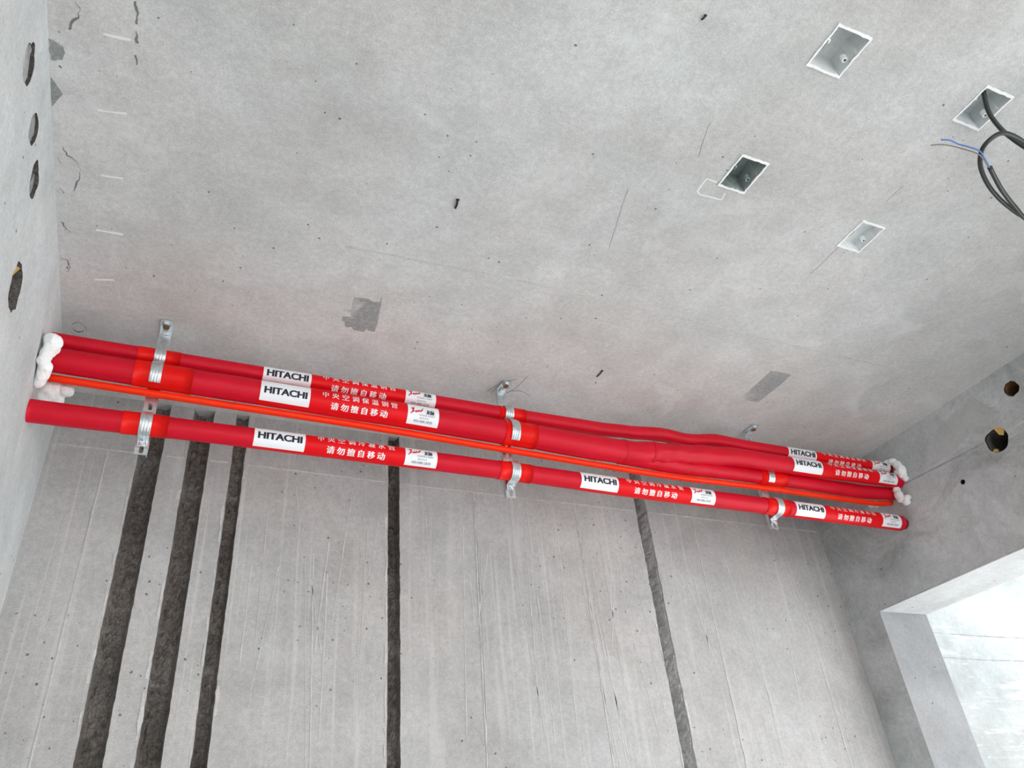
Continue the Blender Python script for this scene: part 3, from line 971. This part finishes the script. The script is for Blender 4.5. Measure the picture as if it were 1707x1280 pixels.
def print_unit(pipe, xs, phi_t, second_line, cut=None):
    """White brand label, red film with two lines of characters, white contact label."""
    U = 0.428
    xe = xs + U
    lim = cut if cut else 99
    r = interp(pipe.tab, xs + 0.2)[2]
    hh = 0.0275 / r
    film = pipe.band('printed_film', xs - 0.002, min(xe + 0.002, lim), 0.0005, phi_t - hh * 1.9, phi_t + hh * 1.9, 'red_print')
    lab = pipe.band('brand_label', xs, xs + 0.112, 0.0010, phi_t - hh, phi_t + hh, 'label')
    wrap_text(pipe, 'brand_lettering', [('HITACHI', 0.030, xs + 0.0565 + q_, 0.0, 0.0965, 0.0160, phi_t) for q_ in (-0.0005, 0.0005)], 'ink', lab, 0.0015)
    items = []
    for line, n0, v, x0 in (('中央空调' + second_line, 8, 0.0122, xs + 0.147), ('请勿擅自移动', 6, -0.0140, xs + 0.1705)):
        pitch = 0.0238
        for i, ch in enumerate(line):
            s = 0.0185 if n0 == 6 else 0.0172
            w = s * (0.72 if ch == '自' else 0.82 if ch == '中' else 1.0)
            for q_ in ((-0.0006, 0.0, 0.0006) if n0 == 6 else (-0.00025, 0.00025)):
                items.append((ch, 0.0, x0 + pitch * i + q_, v + abs(q_) * 0.4, w * 0.95, s * 0.92, phi_t))
    wrap_text(pipe, 'slogan_lettering', items, 'white_ink', film, 0.0010)
    c0 = xe - 0.080
    con = pipe.band('contact_label', c0, min(xe, lim), 0.0010, phi_t - hh, phi_t + hh, 'label')
    # zigzag emblem
    v2, f2 = cdt_fill([((px - 214) / 174.0, (241 - py) / 147.0) for px, py in LOGO], [])
    V = []
    for a, b in v2:
        x = c0 + 0.0225 + a * 0.034
        rr = interp(pipe.tab, x)[2]
        V.append(pipe.pt(x, phi_t + (0.0085 + b * 0.022) / rr, 0.0015))
    mesh_obj('emblem', V, f2, 'logo', con)
    wrap_text(pipe, 'contact_lettering', [('龙脉', 0.0, c0 + 0.057 + q_, 0.0075, 0.021, 0.0115, phi_t) for q_ in (-0.0006, 0.0, 0.0006)], 'ink', con, 0.0015)
    small = [('舒适家居 生活美学', 0.0, c0 + 0.0495, -0.0022, 0.040, 0.0042, phi_t), ('服务热线', 0.0, c0 + 0.042, -0.0092, 0.023, 0.0036, phi_t),
             ('400-088-2828', 0.0, c0 + 0.040, -0.0172, 0.048, 0.0062, phi_t)]
    wrap_text(pipe, 'small_lettering', small, 'ink_grey', con, 0.0015)


p_top = Pipe('insulated_pipe', 'thin red insulated pipe, topmost of the bundle under the ceiling', TOP, -0.294, 2.158, 'red', 0.10)
p_mid = Pipe('insulated_pipe', 'thick red insulated pipe beneath the thin topmost one, splitting into a lower branch', MID, -0.294, 2.158, 'red', 0.17)
p_low = Pipe('insulated_pipe', 'short unprinted red branch pipe tucked under the thick pipe toward the opening wall', LOW, 1.11, 2.158, 'red', 0.05, host=p_mid.root)
p_bot = Pipe('insulated_pipe', 'straight red drain pipe hanging lowest, alone below the bundle', BOT, -0.2945, 2.140, 'red')
for p, xs in ((p_top, ((-0.123, -0.033), (0.757, 0.832))), (p_mid, ((-0.121, 0.0), (0.757, 0.848))), (p_bot, ((-0.122, -0.032), (0.742, 0.83), (1.588, 1.674))), (p_low, ((1.60, 1.70),))):
    for a, b in xs:
        p.tape(a, b, p.sleeve if p is p_low else None)
D = math.radians
print_unit(p_top, 0.149, D(22), '保温铜管')
print_unit(p_top, 1.718, D(22), '保温铜管', 2.156)
print_unit(p_mid, 0.145, D(18), '保温铜管')
print_unit(p_mid, 1.697, D(30), '保温铜管', 2.156)
print_unit(p_bot, 0.144, D(25), '冷凝水管')
print_unit(p_bot, 0.969, D(25), '冷凝水管')
print_unit(p_bot, 1.692, D(25), '冷凝水管')
# cut end and inner stub of the drain pipe toward the opening wall
tube('inner_pipe', [(2.10, 1.588, R_(0.926)), (2.159, 1.588, R_(0.926))], 0.0175, 'red_inner', p_bot.root, 24)
# seam bands where the thick pipe is spliced
p_mid.band('splice_fold', 1.115, 1.120, 0.0008, -PI, PI, 'red', True, 0.003)
p_mid.band('splice_fold', 1.206, 1.212, 0.0012, -PI, PI, 'red', True, 0.003)

# orange conduit under the bundle
WIRE = [(-0.290, 1.601, R_(1.0185)), (0.06, 1.600, R_(1.0135)), (0.40, 1.599, R_(1.009)), (0.67, 1.598, R_(1.001)), (1.04, 1.598, R_(0.991)), (1.30, 1.600, R_(0.988)), (1.55, 1.601, R_(0.993)), (1.72, 1.602, R_(0.995)),
        (1.95, 1.602, R_(0.994)), (2.06, 1.602, R_(0.995)), (2.11, 1.602, R_(0.998)), (2.140, 1.603, R_(1.004)), (2.156, 1.604, R_(1.006))]
wire = thing('flexible_conduit', 'slim bright orange conduit running along the underside of the thick red pipe', 'conduit', WIRE[0])
tube('jacket', catmull(WIRE, 12), 0.0086, 'orange', wire, 16)

# ------------------------------------------------------------------ pipe clamps
def clamp(pipe, bx, label, lower_wing=True):
    y, zc, r = interp(pipe.tab, bx)
    root = thing('pipe_clamp', label, 'clamp', (bx, STRUT_Y, zc), 'galvanised pipe clamps')
    R = r + 0.0022
    T = 0.0016
    W = 0.0235
    # cross-section angle measured from straight toward the room (-y), up positive
    a0 = D(118)
    prof = [-1.0, -0.86, -0.62, -0.50, -0.38, -0.12, 0.0, 0.12, 0.38, 0.50, 0.62, 0.86, 1.0]
    rib = [0.0, 0.0006, 0.0006, 0.0016, 0.0006, 0.0006, 0.0016, 0.0006, 0.0006, 0.0016, 0.0006, 0.0006, 0.0]
    path = []
    tabl = 0.016
    top_z, bot_z = zc + R * math.sin(a0), zc - R * math.sin(a0)
    yw = STRUT_Y - 0.0022

    def ring_pt(a, rr):
        return (y - rr * math.cos(a), zc + rr * math.sin(a))
    V, F = [], []
    # path of (y, z, outward normal) : wings run flat on the strut
    steps = []
    za = zc + R * 1.02
    steps.append((yw, za + tabl, (-1, 0)))
    steps.append((yw, za + 0.003, (-1, 0)))
    for q in range(25):
        a = D(100) - D(200 if lower_wing else 158) * q / 24
        yy, zz = ring_pt(a, R)
        steps.append((min(yy, yw), zz, (-math.cos(a), math.sin(a))))
    if lower_wing:
        steps.append((yw, 2 * zc - za - 0.003, (-1, 0)))
        steps.append((yw, 2 * zc - za - tabl, (-1, 0)))
    n = len(prof)
    for yy, zz, (ny, nz_) in steps:
        for u, rb in zip(prof, rib):
            o_ = T + rb
            V.append((bx + u * W / 2, yy + ny * o_, zz + nz_ * o_))
        for u in prof:
            V.append((bx + u * W / 2, yy, zz))
    m = 2 * n
    for i in range(len(steps) - 1):
        for k in range(n - 1):
            F.append((i * m + k, i * m + k + 1, (i + 1) * m + k + 1, (i + 1) * m + k))
            F.append((i * m + n + k, (i + 1) * m + n + k, (i + 1) * m + n + k + 1, i * m + n + k + 1))
        for k in (0, n - 1):
            F.append((i * m + k, (i + 1) * m + k, (i + 1) * m + n + k, i * m + n + k))
    for i in (0, len(steps) - 1):
        for k in range(n - 1):
            F.append((i * m + k, i * m + k + 1, i * m + n + k + 1, i * m + n + k))
    mesh_obj('strap', V, F, 'zinc', root, smooth=False)
    zb = 2 * zc - za - 0.0095
    for q, zb in enumerate((za + 0.0095, zb) if lower_wing else (za + 0.0095,)):
        hexa = [(bx + 0.0045 * math.cos(2 * PI * i / 6), zb + 0.0045 * math.sin(2 * PI * i / 6)) for i in range(6)]
        mesh_obj('screw', [(a, yw - 0.0060, b) for a, b in hexa] + [(a, yw - 0.0010, b) for a, b in hexa], [tuple(range(6)), tuple(range(11, 5, -1))] + [(i, (i + 1) % 6, 6 + (i + 1) % 6, 6 + i) for i in range(6)], 'zinc', root)


PLACE = ['at the strut before the three dark chases', 'at the strut with tie wire', 'at the strut nearest the opening wall']
clamp(p_top, BR[0], 'galvanised clamp round the thin topmost pipe ' + PLACE[0])
clamp(p_top, BR[1], 'galvanised clamp round the thin topmost pipe ' + PLACE[1])
clamp(p_mid, BR[0], 'galvanised clamp round the thick second pipe ' + PLACE[0], False)
clamp(p_mid, BR[1], 'galvanised clamp round the thick second pipe ' + PLACE[1], False)
clamp(p_low, BR[2], 'galvanised clamp half hidden on the branch pipe ' + PLACE[2], False)
clamp(p_bot, BR[0], 'galvanised clamp round the lowest drain pipe ' + PLACE[0])
clamp(p_bot, BR[1], 'galvanised clamp round the lowest drain pipe ' + PLACE[1])
clamp(p_bot, BR[2], 'galvanised clamp round the lowest drain pipe ' + PLACE[2])


# ------------------------------------------------------------------ white foam where the pipes meet the walls
def foam(name, balls, label, seed):
    V, F = [], []
    for c, r in balls:
        bm = bmesh.new()
        bmesh.ops.create_icosphere(bm, subdivisions=3, radius=r)
        o_ = len(V)
        V += [v.co * 1.14 + Vector(c) for v in bm.verts]
        bm.verts.index_update()
        F += [tuple(v.index + o_ for v in f.verts) for f in bm.faces]
        bm.free()
    o_ = mesh_obj('foam_source', V, F, 'foam')
    md = o_.modifiers.new('remesh', 'REMESH')
    md.mode = 'VOXEL'
    md.voxel_size = 0.0020
    sm = o_.modifiers.new('smooth', 'SMOOTH')
    sm.iterations = 9
    dg = bpy.context.evaluated_depsgraph_get()
    me = bpy.data.meshes.new_from_object(o_.evaluated_get(dg))
    bpy.data.objects.remove(o_)
    for v in me.vertices:
        v.co += v.normal * (0.0030 * noise.noise(v.co * 60 + Vector((seed, 0, 0))) + 0.0009 * noise.noise(v.co * 210))
    if not me.materials:
        me.materials.append(M['foam'])
    me.polygons.foreach_set('use_smooth', [True] * len(me.polygons))
    me.name = name
    ob = bpy.data.objects.new(name, me)
    COL.objects.link(ob)
    tag(ob, label, 'foam')
    return ob


def lx(px, py, x=-0.281):
    return on_x(px, py, x)


foam('sealing_foam', [(lx(90, 567, -0.272), 0.013), (lx(84, 573, -0.281), 0.013), (lx(90, 580, -0.272), 0.011), (lx(80, 586), 0.013), (lx(75, 596), 0.011), (lx(71, 604, -0.285), 0.010), (lx(76, 612, -0.278), 0.012),
                      (lx(72, 622, -0.281), 0.012), (lx(68, 632, -0.284), 0.010), (lx(64, 640, -0.287), 0.007), (lx(70, 614, -0.287), 0.011), (lx(85, 566, -0.278), 0.013), (lx(91, 573, -0.270), 0.013), (lx(84, 580, -0.276), 0.013), (lx(77, 591, -0.280), 0.012), (lx(72, 600, -0.283), 0.011), (lx(74, 617, -0.280), 0.012), (lx(70, 627, -0.282), 0.011), (lx(66, 637, -0.285), 0.008)],
     'lumpy white foam sealing the upper pipe ends into the pale pitted wall', 1.0)
foam('sealing_foam', [(on_y(80, 652, 1.640), 0.020), (on_y(92, 650, 1.640), 0.019), (on_y(104, 650, 1.638), 0.015), (on_y(111, 651, 1.632), 0.013), (on_y(72, 660, 1.645), 0.016), (on_y(95, 664, 1.650), 0.013), (on_y(93, 678, 1.655), 0.011)],
     'soft white foam lump bulging behind the conduit above the drain pipe at the pale wall', 6.0)
foam('sealing_foam', [(lx(1478, 771, 2.148), 0.009), (lx(1488, 770, 2.150), 0.012), (lx(1496, 775, 2.150), 0.013), (lx(1502, 783, 2.150), 0.014), (lx(1504, 791, 2.149), 0.013), (lx(1509, 797, 2.152), 0.010), (lx(1496, 788, 2.146), 0.010)],
     'curled white foam round the thin topmost pipe end at the opening wall', 11.0)
foam('sealing_foam', [(lx(1494, 816, 2.142), 0.011), (lx(1498, 825, 2.142), 0.013), (lx(1503, 832, 2.145), 0.012), (lx(1511, 836, 2.148), 0.011), (lx(1513, 829, 2.150), 0.009)],
     'hook shaped white foam below the thick pipe end at the opening wall', 16.0)
foam('sealing_foam', [(on_y(1453, 840, 1.66), 0.011), (on_y(1462, 840, 1.66), 0.012), (on_y(1472, 841, 1.66), 0.013), (on_y(1480, 844, 1.66), 0.012), (on_y(1478, 852, 1.66), 0.009)],
     'pale foam lump behind the conduit bend just above the printed drain pipe end', 21.0)

# ------------------------------------------------------------------ small iron bits left in the ceiling
for a, b, r, lab in (((763, 333), (759, 347), 0.0022, 'short black nail stub lying flat on the bare middle of the ceiling'), ((1004, 618), (995, 628), 0.0016, 'bent black nail stub in the ceiling above the wrinkled pipe stretch'),
                     ((1176, 26), (1169, 33), 0.0016, 'tiny black nail stub in the ceiling far from the pipes')):
    p0, p1 = on_z(*a, ZC - 0.002), on_z(*b, ZC - 0.0015)
    t = thing('nail_stub', lab, 'nail', (p0.x, p0.y, ZC))
    tube('shank', [p0, p0.lerp(p1, 0.5) + Vector((0.001, 0, -0.0005)), p1], r, 'black', t, 8)
    tube('head', [p0 + Vector((0, -0.0012, 0)), p0 + Vector((0.0002, 0.0004, 0))], r * 1.7, 'black', t, 10)
